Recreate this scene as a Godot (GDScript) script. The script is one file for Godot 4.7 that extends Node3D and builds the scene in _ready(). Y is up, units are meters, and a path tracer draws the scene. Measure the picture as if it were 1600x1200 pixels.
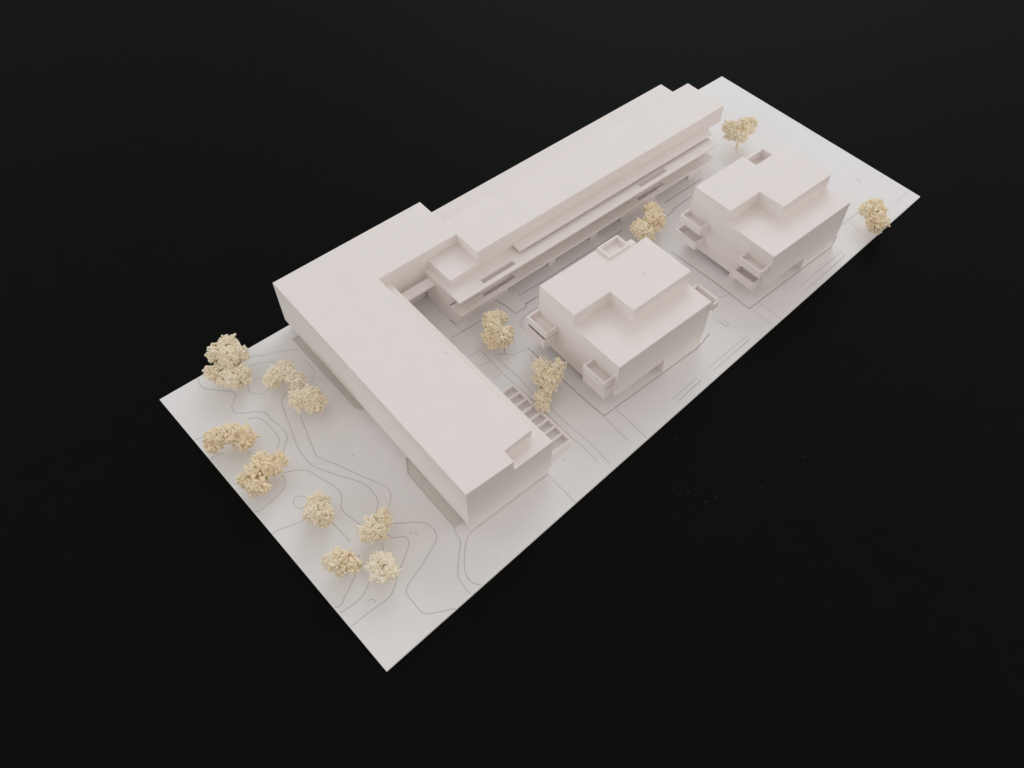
extends Node3D
# A white card architectural model with dried-plant trees on a black table.
# Model coordinates: x along the board's back edge, y towards the back, h up, all in centimetres (V() turns them into metres).

var M := {}
var board: Node3D
var rng := RandomNumberGenerator.new()

func V(x: float, y: float, h: float) -> Vector3:
	return Vector3(x, h, -y) * 0.01

func _ready():
	rng.seed = 20417
	set_camera_and_light()
	make_materials()
	table_and_board()
	engraved_lines()
	long_bar()
	gallery_building()
	pavilion("near")
	pavilion("far")
	pergola()
	trees()
	specks()

func set_camera_and_light():
	var cam := Camera3D.new()
	cam.name = "camera"
	cam.fov = 48.563
	cam.near = 0.01
	cam.far = 20.0
	cam.transform = Transform3D(Basis(Vector3(0.76728, -0.00696, 0.64127), Vector3(0.52275, 0.58602, -0.61912), Vector3(-0.37149, 0.81027, 0.45328)).orthonormalized(), V(-3.0716, -12.7021, 37.7616))
	add_child(cam)
	cam.current = true
	var we := WorldEnvironment.new()
	we.name = "environment"
	var e := Environment.new()
	e.background_mode = Environment.BG_COLOR
	e.background_color = Color(1.0, 0.983, 0.972)
	e.background_energy_multiplier = 0.59
	e.tonemap_mode = Environment.TONE_MAPPER_LINEAR
	e.tonemap_exposure = 1.015
	e.sdfgi_enabled = true
	e.ssao_enabled = true
	e.ssil_enabled = true
	we.environment = e
	add_child(we)
	# the room's window, off to the upper right behind the model, and weaker ones at the left and at the right in front
	area("window_light", Vector3(1.25, 0.95, -0.95), Vector3(0.22, 0.0, -0.1), Vector2(1.0, 0.9), 0.76, Color(0.88, 0.95, 1.0))
	area("left_window_light", Vector3(-1.2, 0.45, -0.7), Vector3(0.15, 0.0, -0.15), Vector2(1.2, 0.8), 0.32, Color(0.9, 0.97, 1.0))
	area("right_window_light", Vector3(1.45, 0.42, 0.75), Vector3(0.3, 0.0, -0.1), Vector2(1.2, 0.7), 0.30, Color(1.0, 0.985, 0.97))

func area(called: String, from: Vector3, to: Vector3, size: Vector2, energy: float, tint: Color):
	var l := AreaLight3D.new()
	l.name = called
	l.area_size = size
	l.light_energy = energy
	l.light_color = tint
	l.shadow_enabled = true
	l.area_range = 6.0
	l.area_attenuation = 2.0
	add_child(l)
	l.look_at_from_position(from, to, Vector3.UP)

# ---------------------------------------------------------------- helpers

func noise_tex(freq: float, low: Color, high: Color, sd: int, normal := false, strength := 1.0) -> NoiseTexture2D:
	var n := FastNoiseLite.new()
	n.seed = sd
	n.frequency = freq
	n.fractal_octaves = 4
	var t := NoiseTexture2D.new()
	t.width = 512
	t.height = 512
	t.seamless = true
	t.noise = n
	if normal:
		t.as_normal_map = true
		t.bump_strength = strength
	else:
		var g := Gradient.new()
		g.set_color(0, low)
		g.set_color(1, high)
		t.color_ramp = g
	return t

func card(base: Color, rough: float, sd: int, dev := 0.007) -> StandardMaterial3D:
	var m := StandardMaterial3D.new()
	m.albedo_color = base
	m.albedo_texture = noise_tex(0.012, Color(1, 1, 1).darkened(dev * 2.0), Color(1, 1, 1), sd)
	m.roughness = rough
	m.metallic_specular = 0.3
	m.uv1_triplanar = true
	m.uv1_world_triplanar = true
	m.uv1_scale = Vector3(9, 9, 9)
	m.normal_enabled = true
	m.normal_texture = noise_tex(0.09, Color.BLACK, Color.WHITE, sd + 5, true, 1.5)
	m.normal_scale = 0.07
	return m

func make_materials():
	M.card = card(Color(0.965, 0.934, 0.917), 0.9, 3)
	M.board = card(Color(0.95, 0.938, 0.934), 0.8, 11)
	M.inlay = card(Color(0.885, 0.875, 0.845), 0.9, 21)
	M.table = card(Color(0.058, 0.06, 0.055), 0.6, 31, 0.03)
	M.table.metallic_specular = 0.12
	var line := StandardMaterial3D.new()
	line.albedo_color = Color(0.78, 0.76, 0.76)
	line.roughness = 1.0
	M.line = line
	var dark := StandardMaterial3D.new()
	dark.albedo_color = Color(0.66, 0.63, 0.62)
	dark.roughness = 1.0
	M.deep = dark
	var foam := StandardMaterial3D.new()
	foam.vertex_color_use_as_albedo = true
	foam.roughness = 0.9
	foam.metallic_specular = 0.2
	M.foam = foam
	var dust := StandardMaterial3D.new()
	dust.albedo_color = Color(0.45, 0.44, 0.42)
	M.dust = dust
	var fleck := StandardMaterial3D.new()
	fleck.albedo_color = Color(0.52, 0.5, 0.49)
	M.fleck = fleck

func mb() -> SurfaceTool:
	var st := SurfaceTool.new()
	st.begin(Mesh.PRIMITIVE_TRIANGLES)
	return st

func tri(st: SurfaceTool, a: Vector3, b: Vector3, c: Vector3, n: Vector3):
	# Godot's front faces run clockwise
	if (b - a).cross(c - a).dot(n) > 0.0:
		var t := b
		b = c
		c = t
	for p in [a, b, c]:
		st.set_normal(n)
		st.add_vertex(p)

func quad(st: SurfaceTool, a: Vector3, b: Vector3, c: Vector3, d: Vector3, n: Vector3):
	tri(st, a, b, c, n)
	tri(st, a, c, d, n)

# an upright card block: a plan polygon from height h0 to h1, its top edges eased by a hair so that they catch light
func prism(st: SurfaceTool, flat: Array, h0: float, h1: float, ease := 0.02):
	var poly := PackedVector2Array()
	for i in range(0, flat.size(), 2):
		poly.append(Vector2(flat[i], flat[i + 1]))
	if Geometry2D.is_polygon_clockwise(poly):
		poly.reverse()
	var n := poly.size()
	var inner := PackedVector2Array()
	for i in n:
		var e0 := (poly[i] - poly[(i + n - 1) % n]).normalized()
		var e1 := (poly[(i + 1) % n] - poly[i]).normalized()
		var n0 := Vector2(-e0.y, e0.x)
		var n1 := Vector2(-e1.y, e1.x)
		var m := (n0 + n1) / maxf(1.0 + n0.dot(n1), 0.3)
		inner.append(poly[i] + m * ease)
	var flip := 1.0
	if absf(area_of(inner)) > absf(area_of(poly)):
		flip = -1.0
		for i in n:
			inner[i] = poly[i] * 2.0 - inner[i]
	var tris := Geometry2D.triangulate_polygon(inner)
	for k in range(0, tris.size(), 3):
		var a := inner[tris[k]]
		var b := inner[tris[k + 1]]
		var c := inner[tris[k + 2]]
		tri(st, V(a.x, a.y, h1), V(b.x, b.y, h1), V(c.x, c.y, h1), Vector3.UP)
	tris = Geometry2D.triangulate_polygon(poly)
	for k in range(0, tris.size(), 3):
		var a := poly[tris[k]]
		var b := poly[tris[k + 1]]
		var c := poly[tris[k + 2]]
		tri(st, V(a.x, a.y, h0), V(b.x, b.y, h0), V(c.x, c.y, h0), Vector3.DOWN)
	var ccw := 1.0 if area_of(poly) > 0.0 else -1.0
	for i in n:
		var p := poly[i]
		var q := poly[(i + 1) % n]
		var d := (q - p).normalized()
		var out := Vector2(d.y, -d.x) * ccw
		var nn := Vector3(out.x, 0, -out.y)
		quad(st, V(p.x, p.y, h0), V(q.x, q.y, h0), V(q.x, q.y, h1 - ease), V(p.x, p.y, h1 - ease), nn)
		var pi := inner[i]
		var qi := inner[(i + 1) % n]
		quad(st, V(p.x, p.y, h1 - ease), V(q.x, q.y, h1 - ease), V(qi.x, qi.y, h1), V(pi.x, pi.y, h1), (nn + Vector3.UP).normalized())

func area_of(p: PackedVector2Array) -> float:
	var s := 0.0
	for i in p.size():
		s += p[i].cross(p[(i + 1) % p.size()])
	return s * 0.5

func box(st: SurfaceTool, x0: float, x1: float, y0: float, y1: float, h0: float, h1: float, ease := 0.015):
	prism(st, [x0, y0, x1, y0, x1, y1, x0, y1], h0, h1, ease)

func obj(called: String, st: SurfaceTool, m: Material, parent: Node) -> MeshInstance3D:
	var o := MeshInstance3D.new()
	o.name = called
	o.mesh = st.commit()
	o.material_override = m
	parent.add_child(o, true)
	# parts are modelled in board coordinates: take the thing's own place off again
	if parent is Node3D and parent != self:
		o.position = -(parent as Node3D).position if parent.get_parent() == self else Vector3.ZERO
	return o

func block(called: String, parent: Node, x0: float, x1: float, y0: float, y1: float, h0: float, h1: float, m: Material = null) -> MeshInstance3D:
	var st := mb()
	box(st, x0, x1, y0, y1, h0, h1)
	return obj(called, st, m if m else M.card, parent)

func shape(called: String, parent: Node, flat: Array, h0: float, h1: float, m: Material = null) -> MeshInstance3D:
	var st := mb()
	prism(st, flat, h0, h1)
	return obj(called, st, m if m else M.card, parent)

func thing(called: String, label: String, category: String, at: Vector3, group := "") -> Node3D:
	var o := Node3D.new()
	var s := called
	var k := 0
	while has_node(s):
		k += 1
		s = "%s_%03d" % [called, k]
	o.name = s
	add_child(o)
	o.position = at
	o.set_meta("label", label)
	o.set_meta("category", category)
	if group:
		o.set_meta("group", group)
	return o

# ---------------------------------------------------------------- table and board

func table_and_board():
	var st := mb()
	box(st, -130, 170, -110, 130, -2.2, -0.12, 0.0)
	var t := obj("table_top", st, M.table, self)
	t.set_meta("kind", "structure")
	t.set_meta("label", "matt black table top under the model")
	t.set_meta("category", "table")
	board = thing("base_board", "white card base board of the model, engraved with thin plan lines", "board", V(21.5, 10, -0.1))
	# the card sheet in two pieces that meet under the long bar; the left one has the two light wells cut out of it
	st = mb()
	prism(st, [0, 0, 7.5, 0.4866, 7.5, 3.55, 6.53, 3.58, 6.56, 7.53, 7.06, 8.35, 7.5, 8.35, 7.5, 12.3, 6.98, 12.3, 6.8, 12.66, 6.69, 18.92, 7.5, 18.95, 7.5, 19.965, -1.03, 19.97], -0.1, 0.0, 0.008)
	prism(st, [7.5, 0.4866, 44.08, 2.86, 44.11, 19.96, 7.5, 19.965], -0.1, 0.0, 0.008)
	obj("sheet", st, M.board, board)
	block("light_well", board, 6.5, 7.48, 3.5, 8.36, -0.095, -0.07, M.inlay)
	block("light_well", board, 6.62, 7.48, 12.28, 18.97, -0.095, -0.07, M.inlay)

# one engraved line: a thin dark ribbon lying on the sheet; places are pairs of centimetres
func cut(places: String, width: float, closed: bool, smooth: bool):
	var nums := places.split_floats(" ")
	var pts: Array[Vector2] = []
	for i in range(0, nums.size() - 1, 2):
		pts.append(Vector2(nums[i], nums[i + 1]))
	var line: Array[Vector2] = []
	var n := pts.size()
	var last := n if closed else n - 1
	for i in last:
		var p1 := pts[i]
		var p2 := pts[(i + 1) % n]
		if not smooth:
			line.append(p1)
			continue
		var p0 := pts[(i + n - 1) % n] if closed else pts[maxi(i - 1, 0)]
		var p3 := pts[(i + 2) % n] if closed else pts[mini(i + 2, n - 1)]
		for k in 6:
			line.append(p1.cubic_interpolate(p2, p0, p3, k / 6.0))
	line.append(pts[0] if closed else pts[n - 1])
	var st := mb()
	var m := line.size()
	var a := PackedVector2Array()
	var b := PackedVector2Array()
	for i in m:
		var d := (line[mini(i + 1, m - 1)] - line[maxi(i - 1, 0)]).normalized()
		if closed and (i == 0 or i == m - 1):
			d = (line[1] - line[m - 2]).normalized()
		var turn := 1.0
		if i > 0 and i < m - 1:
			turn = 1.0 / maxf(0.5, absf(d.dot((line[i] - line[i - 1]).normalized())))
		var w := width * 0.5 * turn * rng.randf_range(0.82, 1.15)
		a.append(line[i] + Vector2(-d.y, d.x) * w)
		b.append(line[i] - Vector2(-d.y, d.x) * w)
	for i in m - 1:
		quad(st, V(a[i].x, a[i].y, 0.006), V(b[i].x, b[i].y, 0.006), V(b[i + 1].x, b[i + 1].y, 0.006), V(a[i + 1].x, a[i + 1].y, 0.006), Vector3.UP)
	obj("engraved_line", st, M.deep if width > 0.041 else M.line, board)

func engraved_lines():
	cut("1.24 19.94 1.12 19.36 1.23 18.98 1.78 18.39 2.17 17.97 2.31 17.62 2.04 17.27 1.75 17.01 1.69 16.56 2.12 16.15 2.65 15.82 2.91 15.46 2.95 14.93 3.08 14.27 3.09 13.7 2.97 13.33 2.49 12.86 2.25 12.66", 0.034, false, true)
	cut("1.95 15.75 2.38 15.53 2.58 15.17 2.68 14.46 2.68 13.78 2.57 13.46 2.22 13.08 2.09 12.99", 0.034, false, true)
	cut("-0.81 16.37 -0.58 16.31 -0.34 16.21", 0.034, false, true)
	cut("-0.69 14.79 -0.32 14.8 0 14.66", 0.034, false, true)
	cut("3.05 17.56 3.35 17.86 3.79 17.79 4.06 17.45 4.06 16.96 3.61 16.67 3.2 16.86 3.01 17.25", 0.03, true, true)
	cut("4.62 15.89 4.17 15.76 3.91 15.4 3.58 14.26 3.34 13.35 3.11 12.47 3.05 11.72 3.11 11.08 3.34 10.56 3.81 9.72 4.48 8.58 4.6 7.85 4.5 7.19 4.06 6.71", 0.034, false, true)
	cut("4.31 14.35 3.9 12.75 3.59 11.53 3.65 11.21 4.13 10.22 4.7 8.9 5.24 7.75 5.28 7.28 5.1 6.93 4.66 6.51", 0.034, false, true)
	cut("4.11 19.47 4.88 18.94 5.58 18.66 6.08 18.39 6.56 18.06", 0.025, false, true)
	cut("3.86 18.84 4.78 18.4 5.34 17.89", 0.022, false, true)
	cut("6.47 17.15 6.47 16.44 6.33 16.02 5.87 15.58", 0.025, false, true)
	cut("1.83 11.6 2.33 11.35 2.77 10.94 3.05 10.1 3.34 9.16 3.28 8.59 2.94 8.14 2.89 7.7 3 7.12 3.19 6.37", 0.034, false, true)
	cut("1.62 11.63 1.57 11.16 1.22 10.82 0.65 10.68 -0.11 10.53 -0.49 10.64", 0.034, false, true)
	cut("1.26 9.88 1.48 10.04 1.73 9.93 1.88 9.67 1.83 9.4 1.62 9.25 1.36 9.33 1.21 9.6", 0.03, true, true)
	cut("0.93 14.04 1.14 13.53", 0.03, false, false)
	cut("4.37 5.71 4.8 5.39 5.27 5.06 5.65 4.6 5.71 4.08 5.51 3.67 5.09 3.44 4.2 3.06 3.28 2.73 2.92 2.55 2.77 2.3 2.77 1.77 2.78 1.18 2.94 0.95 3.34 0.71 4.1 0.31", 0.034, false, true)
	cut("3.82 5.43 3.96 5.06 4.33 4.87 4.43 4.69 4.39 4.38 3.98 4.04 3.1 3.43 2.44 2.9 2.02 2.72 1.37 2.73 0.63 2.73 -0.1 2.68", 0.034, false, true)
	cut("3.37 5.18 3.27 4.98 3.07 4.8", 0.034, false, true)
	cut("2.12 7.81 2.17 7.06 2.23 6.26", 0.034, false, false)
	cut("1.11 8.66 0.58 8.81 0.11 8.97 -0.27 9.05 -0.44 9.04", 0.034, false, true)
	cut("2.18 5.43 1.95 4.96 1.27 4.53 0.51 4.09 0.14 3.87 -0.15 3.93", 0.034, false, true)
	cut("1.73 3.92 1.37 3.69 1.19 3.57 0.69 3.52 -0.12 3.55", 0.034, false, true)
	cut("1.14 3.18 1.32 3.2 1.43 3.09 1.43 2.91", 0.03, false, true)
	cut("6.51 3.59 6.39 3.21 6.34 2.85 5.87 2.34 5.4 1.83 5.1 1.42 5.05 1.03 5.03 0.43", 0.034, false, true)
	cut("7.87 2.9 7.3 2.89 6.79 2.8 6.49 2.61 5.94 2.04 5.59 1.56 5.44 1.14 5.46 0.79 5.67 0.48", 0.034, false, true)
	cut("7.86 2.89 11.98 2.91 11.99 0.77", 0.036, false, false)
	cut("14.8 10.6 14.78 9.73 14.8 8.3 14.73 7.41 14.82 5.84 14.81 4.49 14.92 2.84 14.83 1.35", 0.032, false, false)
	cut("14.42 11.2 14.38 10.51 14.31 9.37 14.34 8.37 14.4 3.66 14.49 3.1 14.44 1.78", 0.032, false, false)
	cut("13.63 11.4 14.43 11.38 14.36 10.86", 0.04, false, false)
	cut("13.7 10.46 14.38 10.45", 0.032, false, false)
	cut("13.6 9.36 14.22 9.34", 0.032, false, false)
	cut("13.74 13.08 14.43 13.08 15.56 13.06", 0.03, false, false)
	cut("14.93 10.54 15.24 10.28 15.58 9.96 15.99 9.82 16.55 9.79", 0.032, false, true)
	cut("15.66 10.95 15.62 10.75 15.29 10.32", 0.043, false, false)
	cut("16.24 9.16 16.06 8.74", 0.03, false, false)
	cut("16.55 9.8 16.56 6.29 16.58 4.78 16.64 3.65", 0.043, false, false)
	cut("16.64 3.65 23.84 3.6 24.19 3.67 24.39 3.67 24.62 3.77 25.1 3.86", 0.043, false, false)
	cut("16.62 3.63 16.56 2.65 16.57 1.66", 0.03, false, false)
	cut("17.43 3.55 17.42 2.32 17.39 1.23", 0.03, false, false)
	cut("20.25 2.06 22.2 2.19 22.3 1.93 20.38 1.76", 0.03, true, false)
	cut("23.26 2.24 26.56 2.4 26.58 2.13 23.37 1.94", 0.028, true, false)
	cut("26.5 4.24 26.52 3.71 26.42 3.6 26.25 3.62 26.22 4.36", 0.03, false, false)
	cut("27.64 5.46 27.84 5.26 28.27 5.17", 0.028, false, true)
	cut("28.19 9.83 28.31 6.19 28.29 3.65", 0.0473, false, false)
	cut("28.29 3.65 35.98 3.71 37.04 4.09", 0.042, false, false)
	cut("29.08 3.63 29.1 2.8 29.11 1.98", 0.022, false, false)
	cut("28.35 3.43 28.36 2.06", 0.022, false, false)
	cut("31.85 2.86 36.17 3.06 36.08 2.72 31.86 2.43", 0.026, true, false)
	cut("38.07 4.51 38.9 4.53 39.74 4.55", 0.036, false, false)
	cut("38.68 4.41 38.45 3.42", 0.03, false, false)
	cut("38.24 3.53 38.51 3.44", 0.03, false, false)
	cut("42.41 3.59 43.96 3.65", 0.024, false, false)
	cut("42.26 6.62 42.45 6.46 42.21 6.13", 0.025, false, false)
	cut("43.65 5.63 43.92 5.61", 0.022, false, false)
	cut("14.96 14.34 14.42 14.21 14.47 13.7", 0.0473, false, false)
	cut("14.47 13.7 14.46 13.11 15.95 13.07", 0.035, false, false)
	cut("13.64 13.16 14.46 13.11", 0.03, false, false)
	cut("17.46 13.69 17.56 13.1", 0.0516, false, false)
	cut("17.56 13.1 17.59 13.16 17.63 12.15 18.48 12.16 18.58 12.37 19.57 12.33", 0.043, false, false)
	cut("18.66 13.12 20.33 13.05 27.2 13.08", 0.0516, false, false)
	cut("28.46 13.11 28.95 13.09", 0.043, false, false)
	cut("31 13.15 34.6 13.18", 0.0473, false, false)
	cut("29.8 12.18 30.85 12.21 30.99 12.36 32.82 12.44", 0.043, false, false)
	cut("18.99 11.68 18.14 11.72 17.8 11.67 17.42 11.52 17.27 11.13 17.25 10.77", 0.04, false, true)
	cut("17.95 11.54 17.68 11.53 17.49 11.36 17.42 11.09", 0.03, false, true)

# ---------------------------------------------------------------- buildings

func long_bar():
	var t := thing("long_bar_building", "long white card bar building across the board with one big flat roof", "building", V(9.5, 11, 0))
	shape("ground_floor", t, [7.1, 2.97, 12.1, 2.97, 12.1, 19.85, 7.46, 19.85, 7.46, 3.3, 7.1, 3.3], 0.004, 0.6)
	# the upper storeys stand out over the ground floor; an L in plan, joined to the gallery building at the back
	shape("upper_storeys", t, [6.98, 2.94, 9.76, 2.9, 12.17, 2.88, 12.15, 16.42, 16.86, 16.42, 16.86, 19.93, 6.97, 19.93], 0.6, 3.0)
	shape("roof_volume", t, [6.98, 2.94, 9.74, 2.88, 9.8, 3.62, 11.52, 3.67, 11.52, 16.42, 16.86, 16.42, 16.86, 19.93, 6.97, 19.93], 3.0, 3.7)
	shape("terrace_edge", t, [9.76, 2.84, 12.16, 2.84, 12.16, 3.3, 9.78, 3.3], 2.98, 3.03)
	block("ground_floor", t, 12.1, 16.86, 16.6, 19.85, 0.004, 0.6)
	block("footbridge", t, 12.15, 14.45, 15.4, 16.05, 2.0, 2.12)

func gallery_building():
	var t := thing("gallery_building", "long white card building with stepped gallery terraces along its front", "building", V(26, 16, 0))
	block("main_volume", t, 16.86, 35.5, 14.53, 17.7, 0.004, 2.5)
	block("top_storey", t, 16.86, 37.2, 14.53, 17.7, 2.5, 3.7)
	block("rear_strip", t, 16.86, 37.2, 17.7, 19.93, 0.004, 2.45)
	block("end_wall", t, 35.5, 37.2, 15.3, 17.7, 0.004, 2.5)
	block("west_volume", t, 14.45, 16.86, 14.53, 16.42, 0.004, 2.4)
	block("stair_head", t, 14.8, 16.86, 14.38, 16.42, 2.4, 2.95)
	# ground floor front: wall pieces between open bays
	var bays := [18.4, 21.62, 22.15, 25.05, 25.65, 27.7, 30.8, 33.88]
	var x := 14.47
	for i in range(0, bays.size(), 2):
		block("ground_floor_wall", t, x, bays[i], 13.75, 14.53, 0.004, 1.3)
		x = bays[i + 1]
	block("ground_floor_wall", t, x, 35.2, 13.75, 14.53, 0.004, 1.3)
	# two open gallery decks, thin slabs with the same two slots cut through each
	for h in [1.2, 2.3]:
		deck(t, 14.45, 35.4, 13.15, 14.53, h, h + 0.1, [16.4, 18.75, 28.8, 31.1], 13.45, 13.78)
	for x0 in [16.4, 28.8]:
		# the lower slots are shallow wells with a floor
		var st := mb()
		box(st, x0 - 0.06, x0 + 2.41, 13.4, 13.445, 0.88, 1.195, 0.0)
		box(st, x0 - 0.06, x0 + 2.41, 13.4, 13.74, 0.82, 0.88, 0.0)
		obj("gallery_well", st, M.card, t)
	block("gallery_wall", t, 14.49, 35.2, 14.2, 14.53, 1.3, 2.3)
	block("canopy", t, 19.4, 35.62, 13.86, 14.53, 2.6, 2.72)

# a slab with slots cut through it: pieces butted end to end round the slots, in one mesh
func deck(t: Node, x0: float, x1: float, y0: float, y1: float, h0: float, h1: float, cuts: Array, c0: float, c1: float):
	var st := mb()
	box(st, x0, x1, y0, c0, h0, h1, 0.012)
	box(st, x0, x1, c1, y1, h0, h1, 0.0)
	var x := x0
	for i in range(0, cuts.size(), 2):
		box(st, x, cuts[i], c0, c1, h0, h1, 0.0)
		x = cuts[i + 1]
	box(st, x, x1, c0, c1, h0, h1, 0.0)
	obj("gallery_deck", st, M.card, t)

func open_box(called: String, t: Node, x0: float, x1: float, y0: float, y1: float, h0: float, h1: float, thick := 0.11, shut := false):
	# floor and parapets on the free sides; the x1 side is the wall it hangs on
	var st := mb()
	box(st, x0, x1, y0, y1, h0, h0 + 0.1, 0.01)
	box(st, x0, x0 + thick, y0, y1, h0 + 0.1, h1, 0.02)
	box(st, x0 + thick, x1, y0, y0 + thick, h0 + 0.1, h1, 0.02)
	box(st, x0 + thick, x1, y1 - thick, y1, h0 + 0.1, h1, 0.02)
	if shut:
		box(st, x1 - thick, x1, y0 + thick, y1 - thick, h0 + 0.1, h1, 0.02)
	obj(called, st, M.card, t)

func pavilion(which: String):
	var near := which == "near"
	var d := 0.0 if near else 11.9
	var label := "nearer white card pavilion, a small open box on its stepped roof" if near else "farther white card pavilion, a notch cut in the back of its stepped roof"
	var t := thing("pavilion", label, "building", V(20.7 + d, 6.8, 0), "stepped card pavilions")
	# ground floor set back under the left wall and the front corner
	shape("ground_floor", t, [18.3 + d, 4.6, 21.1 + d, 4.6, 21.1 + d, 3.72, 24.13 + d, 3.72, 24.13 + d, 9.8, 18.3 + d, 9.8], 0.004, 1.1)
	block("side_wall", t, 17.36 + d, 17.8 + d, 5.7, 6.14, 0.004, 1.1)
	block("side_wall", t, 17.36 + d, 17.8 + d, 6.14, 9.84, 0.4, 1.1)
	shape("lower_volume", t, [17.36 + d, 3.7, 24.17 + d, 3.7, 24.17 + d, 8.78, 23.45 + d, 8.78, 23.45 + d, 9.84, 17.36 + d, 9.84], 1.1, 3.6)
	if near:
		shape("upper_volume", t, [17.36, 7.14, 19.88, 7.14, 19.92, 5.41, 24.2, 5.41, 24.2, 8.78, 23.44, 8.78, 23.42, 9.15, 22.98, 9.15, 22.98, 8.84, 21.46, 8.84, 21.46, 9.84, 17.36, 9.84], 3.6, 4.55)
		open_box("roof_box", t, 21.46, 22.98, 8.84, 9.84, 4.3, 4.7, 0.13, true)
		block("roof_box_base", t, 21.47, 22.97, 8.85, 9.83, 3.6, 4.3)
		block("roof_curb", t, 22.99, 23.43, 8.8, 9.17, 3.6, 4.6)
		open_box("balcony", t, 24.66, 24.17, 3.62, 5.05, 2.95, 3.5, -0.1)
	else:
		shape("upper_volume", t, [17.36 + d, 7.14, 19.85 + d, 7.14, 19.92 + d, 5.43, 24.15 + d, 5.43, 24.15 + d, 8.82, 21.5 + d, 8.82, 21.5 + d, 9.84, 17.36 + d, 9.84], 3.6, 4.55)
		block("roof_parapet", t, 21.5 + d, 23.4 + d, 9.7, 9.84, 3.6, 4.25)
		block("roof_parapet", t, 23.26 + d, 23.4 + d, 8.82, 9.7, 3.6, 4.25)
	if near:
		open_box("balcony", t, 16.52, 17.36, 8.28, 9.9, 2.18, 2.64)
		open_box("balcony", t, 16.44, 17.36, 8.31, 9.88, 1.4, 2.03)
		open_box("balcony", t, 16.62, 17.36, 3.92, 5.52, 2.1, 2.64)
		open_box("balcony", t, 16.8, 17.36, 4.0, 5.6, 1.05, 1.75)
	else:
		open_box("balcony", t, 28.5, 29.26, 8.3, 9.92, 2.32, 2.82)
		open_box("balcony", t, 28.4, 29.26, 8.36, 9.98, 1.12, 1.64)
		open_box("balcony", t, 28.52, 29.26, 3.78, 5.42, 2.28, 2.78)
		open_box("balcony", t, 28.56, 29.26, 4.02, 5.55, 1.05, 1.6)

func pergola():
	var t := thing("pergola", "white ladder-like card pergola along the courtyard side of the long bar", "pergola", V(13.1, 5.7, 0))
	# low card strips on edge: one long rail and nine rungs that run up to the bar's wall
	block("rail", t, 14.05, 14.18, 3.5, 8.2, 0.004, 0.36)
	for i in 9:
		block("rung", t, 12.17, 14.05, 3.5 + i * 0.5725, 3.62 + i * 0.5725, 0.004, 0.36)

# ---------------------------------------------------------------- trees

var ico_v: PackedVector3Array
var ico_i: PackedInt32Array

func icosahedron():
	var g := (1.0 + sqrt(5.0)) / 2.0
	for s in [[-1, g, 0], [1, g, 0], [-1, -g, 0], [1, -g, 0], [0, -1, g], [0, 1, g], [0, -1, -g], [0, 1, -g], [g, 0, -1], [g, 0, 1], [-g, 0, -1], [-g, 0, 1]]:
		ico_v.append(Vector3(s[0], s[1], s[2]).normalized())
	for i in 12:
		for j in range(i + 1, 12):
			for k in range(j + 1, 12):
				if ico_v[i].distance_to(ico_v[j]) < 1.1 and ico_v[j].distance_to(ico_v[k]) < 1.1 and ico_v[i].distance_to(ico_v[k]) < 1.1:
					if (ico_v[j] - ico_v[i]).cross(ico_v[k] - ico_v[i]).dot(ico_v[i]) > 0.0:
						ico_i.append_array([i, k, j])
					else:
						ico_i.append_array([i, j, k])

func bead(A: Dictionary, at: Vector3, size: Vector3, turn: Basis, col: Color):
	var base: int = A.v.size()
	var w := Vector3(1.0 / size.x, 1.0 / size.y, 1.0 / size.z)
	for p in ico_v:
		A.v.append((at + turn * (p * size)) * 0.01)
		A.n.append((turn * (p * w)).normalized())
		A.c.append(col)
	for i in ico_i:
		A.i.append(base + i)

func any_dir() -> Vector3:
	var z := rng.randf_range(-1, 1)
	var a := rng.randf_range(0, TAU)
	return Vector3(sqrt(1 - z * z) * cos(a), z, sqrt(1 - z * z) * sin(a))

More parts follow.
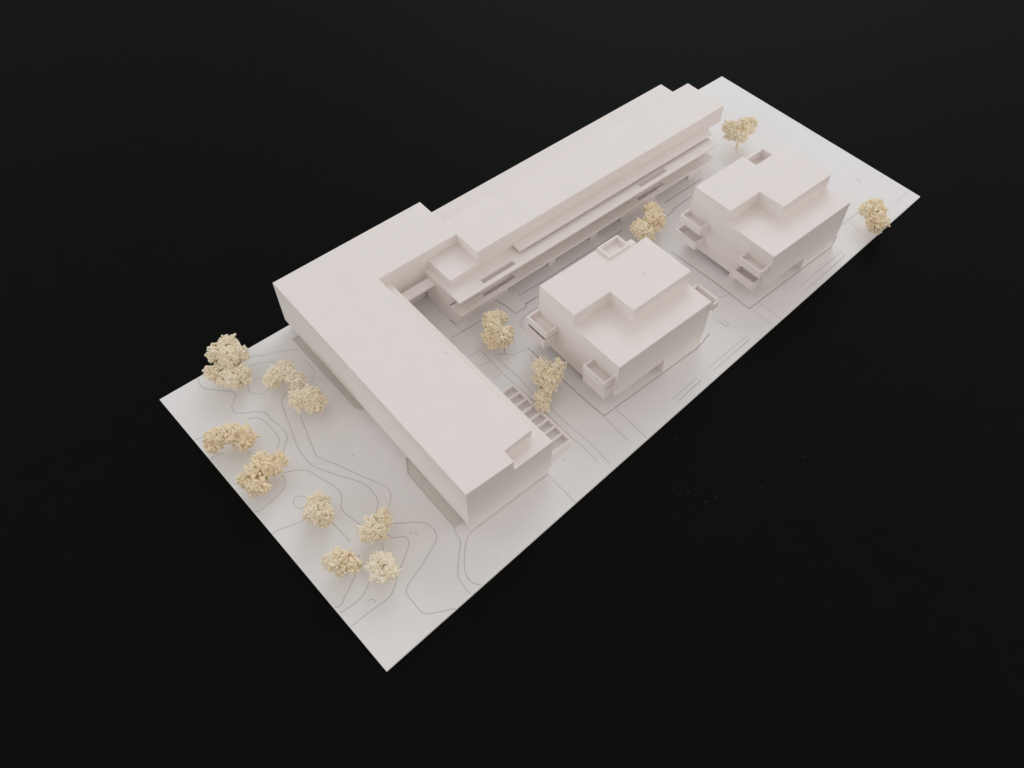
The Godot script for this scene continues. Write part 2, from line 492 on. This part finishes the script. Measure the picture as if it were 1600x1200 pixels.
# lobes: x, y, h, radius in centimetres round the tree's foot; each is a sprig of beaded fronds
func tree(x: float, y: float, lobes: String, label: String):
	var nums := lobes.split_floats(" ")
	var t := thing("model_tree", label, "model tree", V(x, y, 0), "dried-plant model trees")
	var A := {"v": PackedVector3Array(), "n": PackedVector3Array(), "c": PackedColorArray(), "i": PackedInt32Array()}
	var tone := 0.15 if "pale" in label else (0.85 if "tan" in label or "peach" in label else (0.65 if "yellow" in label else 0.45))
	var mean := Vector3.ZERO
	for q in range(0, nums.size(), 4):
		var c := Vector3(nums[q], nums[q + 2], -nums[q + 1])
		var r := nums[q + 3] * 0.85
		mean += c * 4.0 / nums.size()
		var lt := clampf(tone + rng.randf_range(-0.15, 0.15), 0, 1)
		# a few leading branchlets give the lobe its uneven outline
		var leads: Array[Vector3] = []
		var squash := Vector3(rng.randf_range(0.82, 1.12), rng.randf_range(0.75, 1.0), rng.randf_range(0.82, 1.12))
		for k in 9:
			leads.append((any_dir() + Vector3(0, 0.2, 0)).normalized())
		for k in 22:
			bead(A, c + any_dir() * r * 0.46, Vector3.ONE * r * rng.randf_range(0.3, 0.42), Basis(), foam_colour(lt))
		var lumps := int(50 + 140 * r * r / 0.36)
		for k in lumps:
			var lead := leads[k % leads.size()]
			var dir := (lead + any_dir() * 0.62).normalized()
			var reach := r * (0.68 + 0.44 * pow(maxf(dir.dot(lead), 0.0), 3.0)) * rng.randf_range(0.82, 1.08)
			var at := c + dir * reach * squash
			at.y = maxf(at.y, 0.14)
			var w := rng.randf_range(0.085, 0.155)
			var side := dir.cross(any_dir()).normalized()
			var turn := Basis(side, dir, side.cross(dir)).orthonormalized()
			var col := foam_colour(lt)
			bead(A, at, Vector3(w, w * rng.randf_range(1.1, 2.3), w * rng.randf_range(0.7, 1.0)), turn.rotated(any_dir(), rng.randf_range(0.0, 0.7)), col)
			# small knobs on the lump
			for j in 2:
				var s := w * rng.randf_range(0.38, 0.62)
				bead(A, at + dir * w * rng.randf_range(0.4, 1.5) + any_dir() * w * 0.8, Vector3(s, s * 1.3, s), turn, col.lightened(rng.randf_range(0.0, 0.14)))
	var arr := []
	arr.resize(Mesh.ARRAY_MAX)
	arr[Mesh.ARRAY_VERTEX] = A.v
	arr[Mesh.ARRAY_NORMAL] = A.n
	arr[Mesh.ARRAY_COLOR] = A.c
	arr[Mesh.ARRAY_INDEX] = A.i
	var mesh := ArrayMesh.new()
	mesh.add_surface_from_arrays(Mesh.PRIMITIVE_TRIANGLES, arr)
	var crown := MeshInstance3D.new()
	crown.name = "crown"
	crown.mesh = mesh
	crown.material_override = M.foam
	t.add_child(crown)
	# a thin stalk, leaning a little, glued to the board
	var B := {"v": PackedVector3Array(), "n": PackedVector3Array(), "c": PackedColorArray(), "i": PackedInt32Array()}
	var col := foam_colour(0.4).darkened(0.08)
	var seg := 7
	var top := mean
	for i in 7:
		var f := i / 6.0
		var p := top * f + Vector3(0.04 * sin(f * 5.0), 0.0, 0.03 * cos(f * 4.0))
		var rad := lerpf(0.085, 0.05, f)
		for k in seg:
			var a := TAU * k / seg
			var o := Vector3(cos(a), 0, sin(a))
			B.v.append((p + o * rad) * 0.01)
			B.n.append(o)
			B.c.append(col)
	for i in 6:
		for k in seg:
			var a := i * seg + k
			var b := i * seg + (k + 1) % seg
			B.i.append_array([a, b, a + seg, b, b + seg, a + seg])
	arr = []
	arr.resize(Mesh.ARRAY_MAX)
	arr[Mesh.ARRAY_VERTEX] = B.v
	arr[Mesh.ARRAY_NORMAL] = B.n
	arr[Mesh.ARRAY_COLOR] = B.c
	arr[Mesh.ARRAY_INDEX] = B.i
	mesh = ArrayMesh.new()
	mesh.add_surface_from_arrays(Mesh.PRIMITIVE_TRIANGLES, arr)
	var stalk := MeshInstance3D.new()
	stalk.name = "trunk"
	stalk.mesh = mesh
	stalk.material_override = M.foam
	t.add_child(stalk)

func foam_colour(t: float) -> Color:
	var a := Color(0.99, 0.91, 0.755)
	var b := Color(0.985, 0.835, 0.59)
	return a.lerp(b, clampf(t + rng.randf_range(-0.35, 0.35), 0, 1))

func trees():
	icosahedron()
	tree(3.16, 19.08, "-0.34 0.25 1.45 0.55 0.22 0.42 1.56 0.48 0.33 -0.37 1.45 0.51 -0.22 -0.31 1.56 0.55", "cream dried-plant model tree at the board's back edge, its top against the black")
	tree(2.47, 18.14, "-0.47 0.62 0.95 0.51 0.13 0.17 1.06 0.62 0.54 -0.35 0.95 0.54 -0.20 -0.44 1.06 0.47", "cream model tree directly in front of the one on the back edge")
	tree(4.79, 16.04, "-0.44 0.35 1.05 0.53 0.12 0.16 1.16 0.57 0.31 -0.51 1.05 0.46", "pale cream model tree between the small drawn ring and the long bar's dark groove")
	tree(4.93, 13.90, "-0.36 0.24 1.05 0.52 0.15 0.12 1.16 0.59 0.21 -0.36 1.05 0.45", "cream model tree touching the wall side of the wooded corner, closest to the long bar")
	tree(0.53, 14.55, "-0.57 0.34 0.95 0.55 0.03 0.04 1.06 0.62 0.53 -0.38 0.95 0.55", "wide peach cream model tree at the board's left edge, flat topped")
	tree(0.86, 11.72, "-0.52 0.21 0.95 0.67 0.21 0.27 1.06 0.57 0.81 0.05 0.95 0.50 -0.50 -0.52 1.06 0.43", "largest peach cream model tree, with a yellower lobe on its right")
	tree(1.87, 8.12, "0.20 0.41 0.95 0.48 -0.28 -0.05 1.06 0.51 0.08 -0.35 0.95 0.45", "cream model tree beside the smallest drawn ring")
	tree(3.64, 5.68, "-0.36 -0.05 0.95 0.63 0.36 0.05 1.06 0.34", "round cream model tree with a stray tuft up right, where several curved lines meet")
	tree(1.27, 5.16, "-0.24 0.06 0.95 0.56 0.24 -0.06 1.06 0.56", "round yellowish model tree nearest the board's lower left edge")
	tree(2.43, 3.69, "0.22 0.25 0.95 0.40 -0.32 0.09 1.06 0.37 0.10 -0.34 0.95 0.40", "small pale spiky model tree nearest the board's front corner")
	tree(15.40, 11.20, "0.38 0.51 1.05 0.64 0.05 -0.24 1.16 0.71 -0.43 -0.26 1.05 0.50", "yellow cream model tree in the courtyard between the bar and the gallery building")
	tree(15.58, 6.93, "-0.14 0.36 1.25 0.61 0.39 0.02 1.36 0.55 -0.25 -0.38 1.25 0.55 -0.98 -0.62 0.75 0.34 -1.16 -0.83 0.50 0.31", "bushy cream model tree beside the near pavilion, a small tuft hanging below it")
	tree(27.71, 11.60, "0.87 0.53 1.25 0.56 0.30 -0.24 1.36 0.64 -0.51 -0.28 1.25 0.60 -0.67 -0.00 1.36 0.40", "tall yellow cream model tree between the gallery building and the near pavilion")
	tree(38.74, 13.86, "-0.23 0.43 1.25 0.65 0.57 -0.16 1.36 0.79 -0.34 -0.27 1.25 0.37", "small two-lobed model tree by the far end of the gallery building")
	tree(39.00, 3.18, "-0.14 0.21 1.15 0.61 0.49 0.20 1.26 0.57 -0.36 -0.42 1.15 0.61", "flattened tan model tree alone at the board's right corner")

# ---------------------------------------------------------------- dust and flecks

func crumb(st: SurfaceTool, x: float, y: float, h: float, r: float):
	var p: Array[Vector3] = []
	for k in 3:
		var a := TAU * k / 3.0 + rng.randf_range(-0.5, 0.5)
		p.append(V(x + cos(a) * r, y + sin(a) * r, h))
	var tip := V(x, y, h + r * 0.7)
	for k in 3:
		var n := (p[(k + 1) % 3] - p[k]).cross(tip - p[k]).normalized()
		tri(st, p[k], p[(k + 1) % 3], tip, n if n.y > 0 else -n)

func specks():
	var st := mb()
	for s in [[18.6, 0.3], [22.9, -4.8], [14.4, 24.6], [16.3, -1.7], [16.8, -2.3], [17.0, -3.3], [17.6, -3.4], [19.8, -4.6]]:
		crumb(st, s[0], s[1], -0.118, 0.035)
	for k in 40:
		crumb(st, 16.6 + rng.randfn() * 0.7, -2.4 + rng.randfn() * 0.6, -0.118, rng.randf_range(0.006, 0.014))
	for k in 70:
		crumb(st, rng.randf_range(-15, 55), rng.randf_range(-18, 38), -0.118, rng.randf_range(0.004, 0.012))
	var o := obj("dust", st, M.dust, self)
	o.set_meta("kind", "stuff")
	o.set_meta("label", "pale crumbs of dust lying on the black table top")
	o.set_meta("category", "dust")
	for s in [[5.04, 10.26], [4.91, 4.54], [13.18, 3.0], [4.82, 19.0], [4.75, 4.7]]:
		st = mb()
		crumb(st, s[0], s[1], 0.002, 0.04)
		obj("speck", st, M.fleck, board)
	for s in [["long_bar_building", 11.25, 10.02, 3.702], ["pavilion", 22.15, 6.87, 4.552]]:
		st = mb()
		crumb(st, s[1], s[2], s[3], 0.04)
		obj("speck", st, M.fleck, get_node(s[0]))
